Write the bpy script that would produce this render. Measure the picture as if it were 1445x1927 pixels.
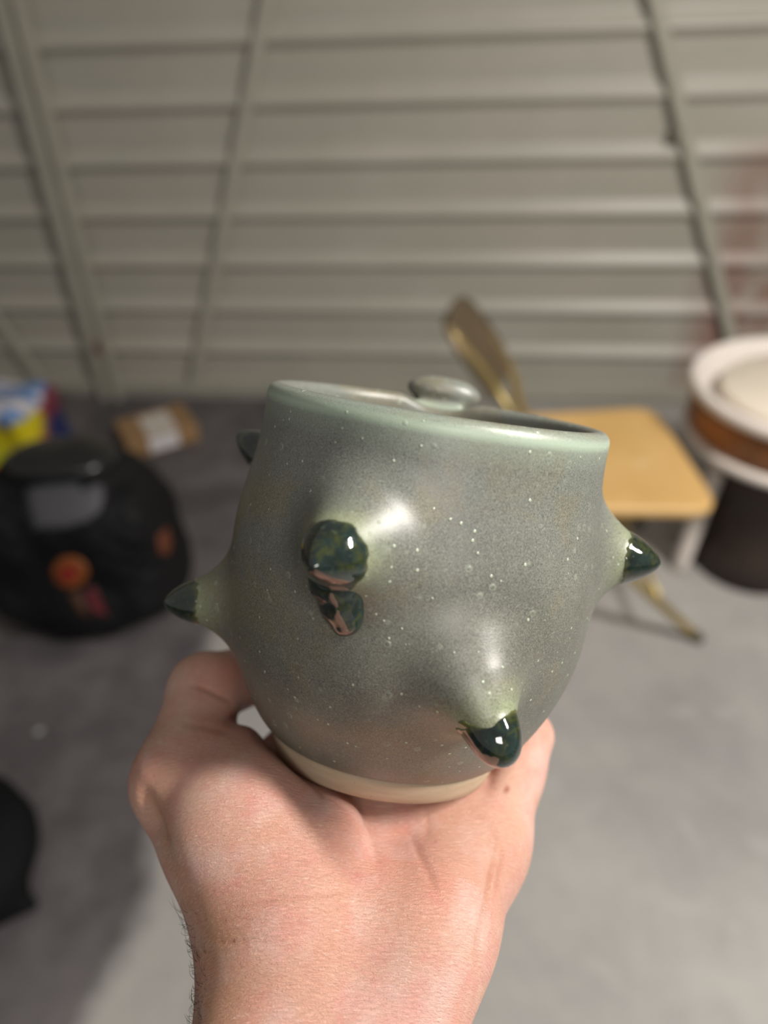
import bpy, bmesh, math, random
import numpy as np
from mathutils import Vector, Matrix

# ------------------------------------------------------------------ reset
for o in list(bpy.data.objects):
    bpy.data.objects.remove(o, do_unlink=True)
scene = bpy.context.scene
C = scene.collection
random.seed(7)

# ------------------------------------------------------------------ camera
FPX = 1340.0                       # focal length in pixels of the 1445 x 1927 frame
CX, CY = 722.5, 963.5
CAM_H = 1.5
PITCH, ROLL = math.radians(37.908), math.radians(-2.584)
_f = np.array([0, math.cos(PITCH), -math.sin(PITCH)])
_r0 = np.array([1.0, 0, 0])
_u0 = np.cross(_r0, _f)
CR = _r0*math.cos(ROLL) + _u0*math.sin(ROLL)
CU = -_r0*math.sin(ROLL) + _u0*math.cos(ROLL)
CAM = np.array([0, 0, CAM_H])
M3 = np.array([CR, CU, -_f]).T      # camera axes as columns
camd = bpy.data.cameras.new('camera')
cam = bpy.data.objects.new('camera', camd)
C.objects.link(cam)
cam.matrix_world = Matrix(((*M3[0], CAM[0]), (*M3[1], CAM[1]), (*M3[2], CAM[2]), (0, 0, 0, 1)))
camd.sensor_fit = 'VERTICAL'
camd.sensor_height = 36.0
camd.lens = 36.0*FPX/1927.0
camd.clip_start = 0.01
camd.dof.use_dof = True
camd.dof.focus_distance = 0.182
camd.dof.aperture_fstop = 5.6
scene.camera = cam

# ------------------------------------------------------------------ world, lamps, exposure
world = bpy.data.worlds.new('world')
scene.world = world
world.use_nodes = True
world.node_tree.nodes['Background'].inputs[0].default_value = (1.0, 0.95, 0.88, 1)
world.node_tree.nodes['Background'].inputs[1].default_value = 0.17

def area(name, loc, target, sx, sy, power, col=(1, 0.95, 0.88)):
    l = bpy.data.lights.new(name, 'AREA')
    l.shape = 'RECTANGLE'; l.size = sx; l.size_y = sy; l.energy = power; l.color = col
    o = bpy.data.objects.new(name, l); C.objects.link(o)
    o.location = loc
    o.rotation_euler = (Vector(target)-Vector(loc)).to_track_quat('-Z', 'Y').to_euler()
    return o
area('ceiling_lamp', (1.45, 0.0, 2.65), (0.7, 0.9, 0), 0.14, 0.8, 78)
area('ceiling_lamp', (0.3, -1.6, 2.6), (0, 0.6, 0.8), 0.8, 0.4, 13)
scene.view_settings.view_transform = 'Standard'
scene.view_settings.look = 'None'
scene.view_settings.gamma = 1
scene.view_settings.use_curve_mapping = False
scene.view_settings.exposure = 0.13

# ------------------------------------------------------------------ helpers
def tag(o, label=None, cat=None, group=None, kind=None):
    if label: o['label'] = label
    if cat: o['category'] = cat
    if group: o['group'] = group
    if kind: o['kind'] = kind
    return o

def empty(name, loc=(0, 0, 0), rot=None, **k):
    o = bpy.data.objects.new(name, None); C.objects.link(o)
    o.empty_display_size = 0.02
    o.location = loc
    if rot is not None: o.rotation_euler = rot
    tag(o, **k)
    return o

def link(name, me, m=None, parent=None, smooth=True, **k):
    o = bpy.data.objects.new(name, me); C.objects.link(o)
    if m: me.materials.append(m)
    if smooth:
        me.polygons.foreach_set('use_smooth', [True]*len(me.polygons))
    if parent: o.parent = parent
    tag(o, **k)
    return o

def from_bm(name, bm, m=None, parent=None, smooth=False, **k):
    bmesh.ops.recalc_face_normals(bm, faces=bm.faces)
    me = bpy.data.meshes.new(name); bm.to_mesh(me); bm.free()
    return link(name, me, m, parent, smooth, **k)

def bevel_mod(o, w, seg=3):
    b = o.modifiers.new('bevel', 'BEVEL'); b.width = w; b.segments = seg
    b.limit_method = 'ANGLE'; b.angle_limit = math.radians(35)
    o.data.polygons.foreach_set('use_smooth', [True]*len(o.data.polygons))
    return o

def add_box(bm, c, s, rz=0.0, mat=None):
    m = Matrix.Translation(c) @ Matrix.Rotation(rz, 4, 'Z') @ Matrix.Diagonal((s[0], s[1], s[2], 1))
    if mat is not None: m = mat @ m
    bmesh.ops.create_cube(bm, size=1, matrix=m)

def add_tube(bm, pts, r, n=14, caps=True):
    pts = [Vector(p) for p in pts]
    rs = r if isinstance(r, (list, tuple)) else [r]*len(pts)
    rings = []
    prev = None
    for i, p in enumerate(pts):
        t = (pts[min(i+1, len(pts)-1)] - pts[max(i-1, 0)]).normalized()
        if prev is None:
            a = t.orthogonal().normalized()
        else:
            a = (prev - t*prev.dot(t)).normalized()
        prev = a
        b = t.cross(a)
        rings.append([bm.verts.new(p + (a*math.cos(2*math.pi*j/n) + b*math.sin(2*math.pi*j/n))*rs[i]) for j in range(n)])
    for A, B in zip(rings, rings[1:]):
        for j in range(n):
            bm.faces.new((A[j], A[(j+1) % n], B[(j+1) % n], B[j]))
    if caps:
        bm.faces.new(rings[0][::-1]); bm.faces.new(rings[-1])

def add_lathe(bm, prof, n=96, centre=(0, 0), closed=False):
    rings = []
    for r, z in prof:
        if r < 1e-6:
            rings.append([bm.verts.new((centre[0], centre[1], z))])
        else:
            rings.append([bm.verts.new((centre[0]+r*math.cos(2*math.pi*j/n), centre[1]+r*math.sin(2*math.pi*j/n), z)) for j in range(n)])
    prs = list(zip(rings, rings[1:]))
    if closed: prs.append((rings[-1], rings[0]))
    for A, B in prs:
        for j in range(n):
            k = (j+1) % n
            if len(A) == 1 and len(B) == 1: continue
            if len(A) == 1: bm.faces.new((A[0], B[j], B[k]))
            elif len(B) == 1: bm.faces.new((A[j], A[k], B[0]))
            else: bm.faces.new((A[j], A[k], B[k], B[j]))

def smooth_path(pts, n=8):
    pts = [np.array(p, float) for p in pts]
    P = [2*pts[0]-pts[1]] + pts + [2*pts[-1]-pts[-2]]
    out = []
    for i in range(1, len(P)-2):
        p0, p1, p2, p3 = P[i-1:i+3]
        for k in range(n):
            t = k/n
            out.append(0.5*((2*p1)+(-p0+p2)*t+(2*p0-5*p1+4*p2-p3)*t*t+(-p0+3*p1-3*p2+p3)*t**3))
    out.append(pts[-1])
    return out

# --- materials
class NT:
    def __init__(s, name):
        s.m = bpy.data.materials.new(name); s.m.use_nodes = True
        s.t = s.m.node_tree; s.b = s.t.nodes['Principled BSDF']
    def n(s, typ, **k):
        nd = s.t.nodes.new(typ)
        for a, v in k.items():
            if hasattr(nd, a): setattr(nd, a, v)
            else: nd.inputs[a.replace('_', ' ')].default_value = v
        return nd
    def l(s, a, b): s.t.links.new(a, b)
    def coord(s, what='Object', scale=None):
        c = s.n('ShaderNodeTexCoord').outputs[what]
        if scale is not None:
            mp = s.n('ShaderNodeMapping'); mp.inputs['Scale'].default_value = scale
            s.l(c, mp.inputs[0]); c = mp.outputs[0]
        return c
    def noise(s, scale, co=None, detail=4, rough=0.5, dist=0.0):
        nd = s.n('ShaderNodeTexNoise'); nd.inputs['Scale'].default_value = scale
        nd.inputs['Detail'].default_value = detail; nd.inputs['Roughness'].default_value = rough
        nd.inputs['Distortion'].default_value = dist
        s.l(co if co is not None else s.coord(), nd.inputs['Vector'])
        return nd.outputs['Fac']
    def voro(s, scale, co=None, feature='F1'):
        nd = s.n('ShaderNodeTexVoronoi'); nd.feature = feature; nd.inputs['Scale'].default_value = scale
        s.l(co if co is not None else s.coord(), nd.inputs['Vector'])
        return nd
    def ramp(s, fac, stops, interp='LINEAR'):
        r = s.n('ShaderNodeValToRGB'); r.color_ramp.interpolation = interp
        e = r.color_ramp.elements
        while len(e) < len(stops): e.new(0.5)
        for i, (p, c) in enumerate(stops):
            e[i].position = p
            e[i].color = (c, c, c, 1) if isinstance(c, (int, float)) else (*c, 1)
        s.l(fac, r.inputs[0]); return r.outputs[0]
    def mix(s, fac, a, b, mode='MIX'):
        m = s.n('ShaderNodeMix'); m.data_type = 'RGBA'; m.blend_type = mode
        for v, i in ((fac, 0), (a, 6), (b, 7)):
            if isinstance(v, (int, float)): m.inputs[i].default_value = v if i == 0 else (v, v, v, 1)
            elif isinstance(v, tuple): m.inputs[i].default_value = (*v, 1)
            else: s.l(v, m.inputs[i])
        return m.outputs[2]
    def math(s, op, a, b=0.0, c=0.0):
        m = s.n('ShaderNodeMath'); m.operation = op
        for i, v in enumerate((a, b, c)):
            if isinstance(v, (int, float)): m.inputs[i].default_value = v
            else: s.l(v, m.inputs[i])
        return m.outputs[0]
    def bump(s, h, strength, dist, normal=None):
        b = s.n('ShaderNodeBump'); b.inputs['Strength'].default_value = strength
        b.inputs['Distance'].default_value = dist
        s.l(h, b.inputs['Height'])
        if normal is not None: s.l(normal, b.inputs['Normal'])
        return b.outputs[0]
    def attr(s, name):
        a = s.n('ShaderNodeAttribute'); a.attribute_name = name; return a.outputs['Fac']
    def setp(s, **k):
        for a, v in k.items():
            i = s.b.inputs[a.replace('_', ' ')]
            if isinstance(v, (int, float)): i.default_value = v
            elif isinstance(v, tuple): i.default_value = (*v, 1) if len(v) == 3 and i.type == 'RGBA' else v
            else: s.l(v, i)
        return s.m

def simple(name, col, rough=0.5, metal=0.0, var=0.0, scale=20, bump=0.0, **k):
    t = NT(name)
    if var:
        f = t.noise(scale)
        c = t.mix(t.ramp(f, [(0.3, 0.0), (0.7, 1.0)]), tuple(x*(1-var) for x in col), tuple(min(1, x*(1+var)) for x in col))
    else: c = col
    t.setp(Base_Color=c, Roughness=rough, Metallic=metal, **k)
    if bump: t.l(t.bump(t.noise(scale*4), bump, 0.002), t.b.inputs['Normal'])
    return t.m

# --- signed-distance modelling (used for the cup, its spikes, the hand and the bags)
def smin(a, b, k):
    h = np.maximum(k-np.abs(a-b), 0)/k
    return np.minimum(a, b) - h*h*k*0.25
def smax(a, b, k): return -smin(-a, -b, k)

def rcone(p, a, b, r1, r2):
    """distance to a cone with rounded ends (linear radius)"""
    a = np.asarray(a, np.float32); b = np.asarray(b, np.float32)
    ba = b-a; l2 = float(ba@ba); rr = r1-r2
    pa = p-a
    y = pa@ba / l2
    d = p-(a+np.clip(y, 0, 1)[:, None]*ba)
    rad = r1 + (r2-r1)*np.clip(y, 0, 1)
    # slight shift for the slant
    x2 = np.maximum((pa*pa).sum(1) - y*y*l2, 0)
    x = np.sqrt(x2); L = math.sqrt(l2)
    sl = math.sqrt(max(l2-rr*rr, 1e-12))
    # project perpendicular to the slanted side
    yy = y - x*rr/(L*sl)
    yc = np.clip(yy, 0, 1)
    d = p-(a+yc[:, None]*ba)
    return np.sqrt((d*d).sum(1)) - (r1+(r2-r1)*yc)

def ellip(p, c, r, R=None):
    q = p-np.asarray(c, np.float32)
    if R is not None: q = q@np.asarray(R, np.float32)
    r = np.asarray(r, np.float32)
    k0 = np.sqrt(((q/r)**2).sum(1)); k1 = np.sqrt(((q/(r*r))**2).sum(1))
    return k0*(k0-1)/np.maximum(k1, 1e-9)

def rbox(p, c, half, rad, R=None):
    q = p-np.asarray(c, np.float32)
    if R is not None: q = q@np.asarray(R, np.float32)
    q = np.abs(q)-(np.asarray(half, np.float32)-rad)
    return np.sqrt((np.maximum(q, 0)**2).sum(1)) + np.minimum(q.max(1), 0) - rad

def iso_mesh(fn, lo, hi, h, margin=0.004, newton=2):
    """fine mesh of the zero surface of fn inside a box (surface nets, then projected onto fn=0)"""
    B = 8
    lo = np.array(lo, float); hi = np.array(hi, float)
    nb = np.ceil((hi-lo)/(h*B)).astype(int)
    N = nb*B+1
    bi = np.stack(np.meshgrid(*[np.arange(n) for n in nb], indexing='ij'), -1).reshape(-1, 3)
    cen = (lo + (bi*B+B/2)*h).astype(np.float32)
    v = fn(cen)
    G = np.ones(tuple(N), np.float32)
    g6 = G[:-1, :-1, :-1].reshape(nb[0], B, nb[1], B, nb[2], B)
    big = np.repeat(np.repeat(np.repeat(v.reshape(nb), B, 0), B, 1), B, 2)
    G[:-1, :-1, :-1] = big
    del big
    act = np.abs(v) < h*B*0.87*1.25+margin
    off = np.stack(np.meshgrid(*[np.arange(B)]*3, indexing='ij'), -1).reshape(-1, 3)
    ab = bi[act]
    for s in range(0, len(ab), 600):
        idx = (ab[s:s+600, None, :]*B + off[None]).reshape(-1, 3)
        val = fn((lo+idx*h).astype(np.float32))
        G[idx[:, 0], idx[:, 1], idx[:, 2]] = val
    S = G < 0
    c = [S[i:N[0]-1+i, j:N[1]-1+j, k:N[2]-1+k] for i in (0, 1) for j in (0, 1) for k in (0, 1)]
    cnt = sum(x.astype(np.int8) for x in c)
    cells = np.argwhere((cnt > 0) & (cnt < 8))
    ids = -np.ones(tuple(N-1), np.int32)
    ids[cells[:, 0], cells[:, 1], cells[:, 2]] = np.arange(len(cells))
    acc = np.zeros((len(cells), 3)); num = np.zeros(len(cells))
    cor = [(i, j, k) for i in (0, 1) for j in (0, 1) for k in (0, 1)]
    for a in cor:
        for ax in range(3):
            if a[ax] == 1: continue
            b = list(a); b[ax] = 1
            ca = cells+a; cb = cells+b
            va = G[ca[:, 0], ca[:, 1], ca[:, 2]]; vb = G[cb[:, 0], cb[:, 1], cb[:, 2]]
            m = (va < 0) != (vb < 0)
            t = np.where(m, va/np.where(m, va-vb, 1), 0)
            pt = np.array(a, float)[None]+np.zeros((len(cells), 3)); pt[:, ax] += t
            acc[m] += pt[m]; num[m] += 1
    P = lo + (cells+acc/num[:, None])*h
    quads = []
    for ax in range(3):
        u, w = (ax+1) % 3, (ax+2) % 3
        sl0 = [slice(None)]*3; sl1 = [slice(None)]*3
        sl0[ax] = slice(0, N[ax]-1); sl1[ax] = slice(1, N[ax])
        A = S[tuple(sl0)]; Bb = S[tuple(sl1)]
        e = np.argwhere(A != Bb)
        e = e[(e[:, u] > 0) & (e[:, w] > 0) & (e[:, u] < N[u]-1) & (e[:, w] < N[w]-1)]
        flip = A[e[:, 0], e[:, 1], e[:, 2]]
        q = []
        for du, dw in ((-1, -1), (0, -1), (0, 0), (-1, 0)):
            cc = e.copy(); cc[:, u] += du; cc[:, w] += dw
            q.append(ids[cc[:, 0], cc[:, 1], cc[:, 2]])
        q = np.stack(q, 1)
        q[~flip] = q[~flip][:, ::-1]
        quads.append(q)
    Q = np.concatenate(quads)
    eps = h*0.25
    for _ in range(newton):
        Pf = P.astype(np.float32); d = fn(Pf)
        g = np.stack([fn(Pf+np.eye(3, dtype=np.float32)[i]*eps)-fn(Pf-np.eye(3, dtype=np.float32)[i]*eps) for i in range(3)], 1)/(2*eps)
        gn = (g*g).sum(1)
        step = (d/np.maximum(gn, 0.15))[:, None]*g
        P = P-np.clip(step, -h*0.5, h*0.5)
    return P, Q

def np_mesh(name, P, Q, m=None, parent=None, attrs=None, **k):
    me = bpy.data.meshes.new(name)
    me.from_pydata(P.tolist(), [], Q.tolist())
    if attrs:
        for a, v in attrs.items():
            at = me.attributes.new(a, 'FLOAT', 'POINT')
            at.data.foreach_set('value', np.asarray(v, np.float32))
    return link(name, me, m, parent, True, **k)

def vnormals(P, Q):
    n = np.cross(P[Q[:, 2]]-P[Q[:, 0]], P[Q[:, 3]]-P[Q[:, 1]])
    N = np.zeros_like(P)
    for i in range(4): np.add.at(N, Q[:, i], n)
    return N/np.maximum(np.linalg.norm(N, axis=1), 1e-12)[:, None]

def vnoise(p, scale, seed=0):
    """cheap smooth pseudo-noise in [-1,1]"""
    rs = np.random.RandomState(seed); out = 0
    for i in range(6):
        d = rs.normal(size=3); d /= np.linalg.norm(d)
        out = out + np.sin((p@d.astype(np.float32))*scale*(0.7+0.25*i)+rs.uniform(0, 6.28))
    return out/3.2

# ------------------------------------------------------------------ measured points
def ray_at(x, y, depth):            # point seen at pixel (x, y), given its depth from the camera plane (camera axes)
    return np.array([(x-CX)/FPX*depth, (CY-y)/FPX*depth, -depth])
def cam2world(p): return np.asarray(p)@M3.T + CAM
def floor_at(x, y, h=0.0):          # point of the level plane z=h seen at pixel (x, y)
    v = M3@np.array([(x-CX)/FPX, (CY-y)/FPX, -1.0]); t = (h-CAM_H)/v[2]
    return v*t + CAM

# ------------------------------------------------------------------ materials of the setting
def mat_wall():
    t = NT('painted_sheet_metal')
    co = t.coord()
    f = t.noise(2.2, co, 5, 0.6)
    c = t.mix(t.ramp(f, [(0.3, 0.0), (0.7, 1.0)]), (0.345, 0.325, 0.275), (0.40, 0.375, 0.33))
    g = t.noise(3.0, t.coord('Object', (0.6, 1, 7)), 6, 0.65)
    c = t.mix(t.ramp(g, [(0.42, 0.0), (0.62, 0.5)]), c, (0.335, 0.335, 0.285))
    # rusty red stain near the right-hand post
    sep = t.n('ShaderNodeSeparateXYZ'); t.l(co, sep.inputs[0])
    sx = t.ramp(t.math('DIVIDE', t.math('SUBTRACT', sep.outputs[0], 0.80), 0.5), [(0.0, 0.0), (0.3, 1.0), (1.0, 1.0)])
    st = t.ramp(t.noise(5.0, t.coord('Object', (1, 1, 0.8)), 5, 0.7), [(0.36, 0.0), (0.52, 0.9)])
    hz = t.ramp(sep.outputs[2], [(0.0, 1.0), (0.35, 0.9), (0.95, 0.55), (1.0, 0.0)])
    c = t.mix(t.math('MULTIPLY', t.math('MULTIPLY', sx, st), hz), c, (0.23, 0.105, 0.085))
    t.setp(Base_Color=c, Roughness=0.42)
    t.l(t.bump(t.noise(14, co, 4), 0.15, 0.004), t.b.inputs['Normal'])
    return t.m
def mat_floor():
    t = NT('worn_concrete')
    co = t.coord()
    f = t.noise(1.6, co, 8, 0.62)
    c = t.mix(t.ramp(f, [(0.35, 0.0), (0.65, 1.0)]), (0.27, 0.255, 0.25), (0.42, 0.405, 0.38))
    f2 = t.noise(6.0, co, 6, 0.7)
    c = t.mix(t.ramp(f2, [(0.45, 0.0), (0.7, 0.45)]), c, (0.27, 0.265, 0.27))
    f3 = t.noise(9.0, co, 3, 0.5, 0.6)
    c = t.mix(t.ramp(f3, [(0.60, 0.0), (0.72, 0.35)]), c, (0.46, 0.44, 0.42))
    # old dark coating left of a ragged edge
    sep = t.n('ShaderNodeSeparateXYZ'); t.l(co, sep.inputs[0])
    wob = t.noise(2.2, co, 5, 0.6)
    edge = t.math('ADD', t.math('ADD', sep.outputs[0], t.math('MULTIPLY', sep.outputs[1], -0.10)), t.math('MULTIPLY', t.math('SUBTRACT', wob, 0.5), 0.30))
    dk = t.ramp(t.math('ADD', edge, 1.0), [(0.34, 1.0), (0.40, 0.0)])
    dcol = t.mix(t.ramp(t.noise(4.0, co, 5, 0.6), [(0.4, 0.0), (0.68, 1.0)]), (0.075, 0.068, 0.072), (0.155, 0.14, 0.145))
    c = t.mix(dk, c, dcol)
    t.setp(Base_Color=c, Roughness=t.ramp(f2, [(0.3, 0.45), (0.7, 0.7)]))
    t.l(t.bump(t.noise(60, co, 5), 0.2, 0.003), t.b.inputs['Normal'])
    return t.m

# ------------------------------------------------------------------ floor and ribbed sheet-metal wall
bm = bmesh.new()
bmesh.ops.create_grid(bm, x_segments=1, y_segments=1, size=8.0, matrix=Matrix.Translation((0, -3.0, 0)))
from_bm('floor', bm, mat_floor(), kind='structure')

YAW, WD = math.radians(7.54), 2.706
wn = Vector((math.sin(YAW), math.cos(YAW), 0)); wx = Vector((math.cos(YAW), -math.sin(YAW), 0))
WM = Matrix(((wx.x, -wn.x, 0, wn.x*WD), (wx.y, -wn.y, 0, wn.y*WD), (0, 0, 1, 0), (0, 0, 0, 1)))  # local x along, y out into the room, z up
def wall_pt(x, y, out=0.0):         # (along, height) on the wall seen at pixel
    v = Vector((M3@np.array([(x-CX)/FPX, (CY-y)/FPX, -1.0])).tolist())
    t = (WD-out-Vector(CAM.tolist()).dot(wn))/v.dot(wn)
    p = v*t + Vector(CAM.tolist())
    return p.dot(wx), p.z
prof = [(0.0, 0.0)]
for k in range(0, 17):
    z = 0.004+0.1813*k
    if k > 0:
        prof += [(z, 0.0), (z+0.004, 0.002), (z+0.024, 0.020), (z+0.030, 0.022), (z+0.038, 0.020), (z+0.070, 0.002), (z+0.080, 0.0)]
prof.append((3.1, 0.0))
bm = bmesh.new()
xs = [-8, -5, -3, -1.5, 0, 1.5, 3, 5, 8]
rows = [[bm.verts.new((x, o, z)) for x in xs] for z, o in prof]
for A, B in zip(rows, rows[1:]):
    for i in range(len(xs)-1): bm.faces.new((A[i], A[i+1], B[i+1], B[i]))
MW = mat_wall()
w = from_bm('wall_back', bm, MW, kind='structure'); w.matrix_world = WM

def wall_strip(name, p0, p1, wid, dep, m, lip=0.0, out=0.0, up=None):
    """channel section running between two points of the wall (along, height)"""
    a = Vector((p0[0], 0, p0[1])); b = Vector((p1[0], 0, p1[1]))
    d = (b-a).normalized(); s = Vector((d.z, 0, -d.x))
    a2 = a-d*0.0; b2 = b+d*(up or 0)
    bm = bmesh.new()
    sec = [(-wid/2, 0), (-wid/2, dep), (-wid/2+lip, dep), (-wid/2+lip, dep*0.45), (wid/2-lip, dep*0.45), (wid/2-lip, dep), (wid/2, dep), (wid/2, 0)] if lip else \
          [(-wid/2, 0), (-wid/2, dep*0.8), (-wid/2*0.7, dep), (wid/2*0.7, dep), (wid/2, dep*0.8), (wid/2, 0)]
    R = [[bm.verts.new(q + s*u + Vector((0, out+v, 0))) for u, v in sec] for q in (a2, b2)]
    n = len(sec)
    for i in range(n): bm.faces.new((R[0][i], R[0][(i+1) % n], R[1][(i+1) % n], R[1][i]))
    bm.faces.new(R[0][::-1]); bm.faces.new(R[1])
    o = from_bm(name, bm, m, kind='structure'); o.matrix_world = WM
    return o
mpost = simple('post_paint', (0.36, 0.345, 0.29), 0.4, var=0.06, scale=8)
bx, bz = wall_pt(205, 712, 0.03)
tx, tz = wall_pt(22, 0, 0.03)
T1_ = wall_strip('trim_1', (bx, 0.0), (tx+(tx-bx)*0.0, tz), 0.085, 0.05, mpost, lip=0.02, out=0.023, up=1.4)
bx, bz = wall_pt(362, 712, 0.02); tx, tz = wall_pt(503, 0, 0.02)
wall_strip('trim_2', (bx, 0.06), (tx, tz), 0.040, 0.018, mpost, out=0.024, up=1.4)
bx, bz = wall_pt(1372, 625, 0.02); tx, tz = wall_pt(1232, 0, 0.02)
ddx, ddz = (tx-bx), (tz-bz)
T3_ = wall_strip('trim_3', (bx-ddx*0.22, bz-ddz*0.22), (tx, tz), 0.042, 0.018, mpost, out=0.024, up=1.4)
bx, bz = wall_pt(78, 712, 0.02); tx, tz = wall_pt(-10, 590, 0.02)
wall_strip('trim_4', (bx, bz), (tx, tz), 0.045, 0.02, mpost, out=0.024, up=1.2)
bm = bmesh.new(); add_box(bm, (0, 0.020, 0.055), (16, 0.04, 0.045)); add_box(bm, (0, 0.012, 0.016), (16, 0.024, 0.03))
o = from_bm('baseboard_back', bm, mpost, kind='structure'); o.matrix_world = WM

sx_, sz_ = wall_pt(186, 658, 0.06)
bm = bmesh.new(); bmesh.ops.create_icosphere(bm, subdivisions=3, radius=1, matrix=Matrix.Translation((sx_, .052, sz_)) @ Matrix.Diagonal((.022, .008, .030, 1)))
from_bm('paint_blob', bm, simple('dull_red', (0.16, 0.03, 0.025), 0.6), T1_, True, label='small dull red paint blob low on the post')
sx_, sz_ = wall_pt(1272, 252, 0.04)
bm = bmesh.new(); add_box(bm, (sx_, .034, sz_), (.030, .026, .040))
bevel_mod(from_bm('bracket', bm, simple('dark_bracket', (0.14, 0.125, 0.10), 0.5), T3_), .006, 2)

# creases of the palm: (path in photo pixels, width, depth in metres)
HAND_CREASES = [
    ([(350, 1286), (385, 1296), (420, 1313), (440, 1322)], 5, .0007),
    ([(335, 1360), (375, 1366), (410, 1374), (440, 1382)], 6, .0004),
    ([(690, 1525), (700, 1560), (708, 1600), (712, 1640)], 7, .0004),
    ([(760, 1545), (790, 1600), (812, 1650), (822, 1690)], 7, .0005),
    ([(935, 1555), (928, 1620), (915, 1690), (903, 1740), (895, 1800), (892, 1850)], 5, .0008),
    ([(945, 1590), (940, 1640), (930, 1690)], 5, .0005),
    ([(392, 1722), (430, 1712), (480, 1700), (560, 1690), (640, 1682), (720, 1668)], 5, .00035),
    ([(388, 1773), (430, 1772), (480, 1770), (540, 1778)], 4, .0005),
    ([(390, 1735), (440, 1730), (500, 1728)], 4, .00025),
    ([(390, 1755), (430, 1752), (470, 1752)], 4, .0002),
    ([(500, 1600), (540, 1640), (600, 1650), (660, 1640)], 4, .00015),
    ([(800, 1500), (806, 1540), (800, 1580)], 6, .0003),
]
def HAND_RELIEF(blob):
    return (.0022*blob(290, 1545, 14, 75, -.35) - .0008*blob(262, 1480, 16, 50, .1)
            + .0015*blob(770, 1600, 60, 70) - .0010*blob(540, 1520, 90, 60, .5))
HAND_RED = [(640, 1560, 60, 90, .3, .25), (520, 1700, 120, 60, 0, .15), (560, 1470, 70, 60, 0, .25), (720, 1610, 80, 60, 0, .40), (760, 1560, 90, 60, 0, .30), (830, 1670, 60, 60, 0, .35), (430, 1260, 45, 50, 0, .6),
            (480, 1360, 60, 40, 0, .7), (700, 1760, 120, 60, 0, .18), (720, 1890, 120, 50, 0, .15)]
HAND_TAN = [(400, 1900, 90, 130, 0, .55), (410, 1760, 60, 60, 0, .45), (330, 1620, 30, 110, -.45, .45), (300, 1560, 25, 80, -.3, .35), (930, 1640, 40, 110, .1, .18), (840, 1550, 45, 50, 0, .2)]
# ------------------------------------------------------------------ the spiked cup
# cup frame: origin at the middle of the foot, z along the cup's axis, y away from the viewer
_top = ray_at(821, 785, .212); CB = ray_at(715, 1425, .235)
ZA = (_top-CB)/np.linalg.norm(_top-CB)
XA = np.array([1.0, 0, 0]); XA -= ZA*(XA@ZA); XA /= np.linalg.norm(XA)
YA = np.cross(ZA, XA)
C3 = np.array([XA, YA, ZA]).T                   # cup axes in camera axes
def cam2cup(p): return (np.asarray(p)-CB)@C3
def cup2cam(p): return np.asarray(p)@C3.T+CB
CW = M3@C3
CUPM = Matrix(((*CW[0], 0), (*CW[1], 0), (*CW[2], 0), (0, 0, 0, 1))); CUPM.translation = Vector(cam2world(CB).tolist())

OUT = [(.0310, .0085), (.0356, .0095), (.0394, .0120), (.0437, .0182), (.0488, .0290), (.0520, .0385), (.0540, .0475), (.0550, .0590), (.0552, .0690),
       (.0546, .0790), (.0530, .0880), (.0514, .0960), (.0505, .1030), (.0502, .1080), (.0501, .1142)]
TH = .0032
op = np.array(smooth_path(OUT, 8))
tg = np.gradient(op, axis=0); tg /= np.linalg.norm(tg, axis=1)[:, None]
mid = op + np.stack([-tg[:, 1], tg[:, 0]], 1)*TH
mid[-1, 1] -= TH
mid = np.vstack([[0, .0122], [.015, .0122], [.028, .0123], mid[4:]])
NR, NH, TS = 360, 660, .00025
TR, TZ = np.meshgrid(np.arange(NR)*TS, np.arange(NH)*TS-.03, indexing='ij')
def seg_dist(px, py, pts):
    best = np.full(px.shape, 1e9)
    for (ax, ay), (bx_, by) in zip(pts, pts[1:]):
        dx, dy = bx_-ax, by-ay; L = dx*dx+dy*dy
        if L < 1e-14: continue
        t = np.clip(((px-ax)*dx+(py-ay)*dy)/L, 0, 1)
        best = np.minimum(best, (px-ax-t*dx)**2+(py-ay-t*dy)**2)
    return np.sqrt(best)
TAB = (seg_dist(TR, TZ, mid)-TH).astype(np.float32)
# solid (filled) version, used to press the hand against
from_in = np.interp(TZ, [p[1] for p in mid[2:]], [p[0] for p in mid[2:]])
TABS = np.where((TR < from_in) & (TZ > .0122) & (TZ < .111), -np.minimum(np.abs(from_in-TR), .02), TAB).astype(np.float32)
def lookup(tab, r, z):
    u = np.clip(r/TS, 0, NR-1.001); v = np.clip((z+.03)/TS, 0, NH-1.001)
    i = u.astype(int); j = v.astype(int); fu = u-i; fv = v-j
    base = (tab[i, j]*(1-fu)*(1-fv)+tab[i+1, j]*fu*(1-fv)+tab[i, j+1]*(1-fu)*fv+tab[i+1, j+1]*fu*fv)
    ex = np.maximum(r-(NR-1)*TS, 0)+np.maximum(-.03-z, 0)+np.maximum(z-(NH-1)*TS+.03, 0)
    return base+ex
def lean(p):                        # the foot was set on a little aslant: the front sits higher
    return -.175*p[:, 1]*np.clip(1-p[:, 2]/.055, 0, 1.25)
def body_r(z): return np.interp(z, op[:, 1], op[:, 0])
def on_body(x, y):                 # point of the cup's outside seen at pixel, in the cup frame
    d = ray_at(x, y, 1.0)
    for s in np.linspace(.12, .26, 1400):
        q = cam2cup(d*s)
        if 0 < q[2] < .114 and math.hypot(q[0], q[1]) < body_r(q[2]): return q
    raise ValueError((x, y))

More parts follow.
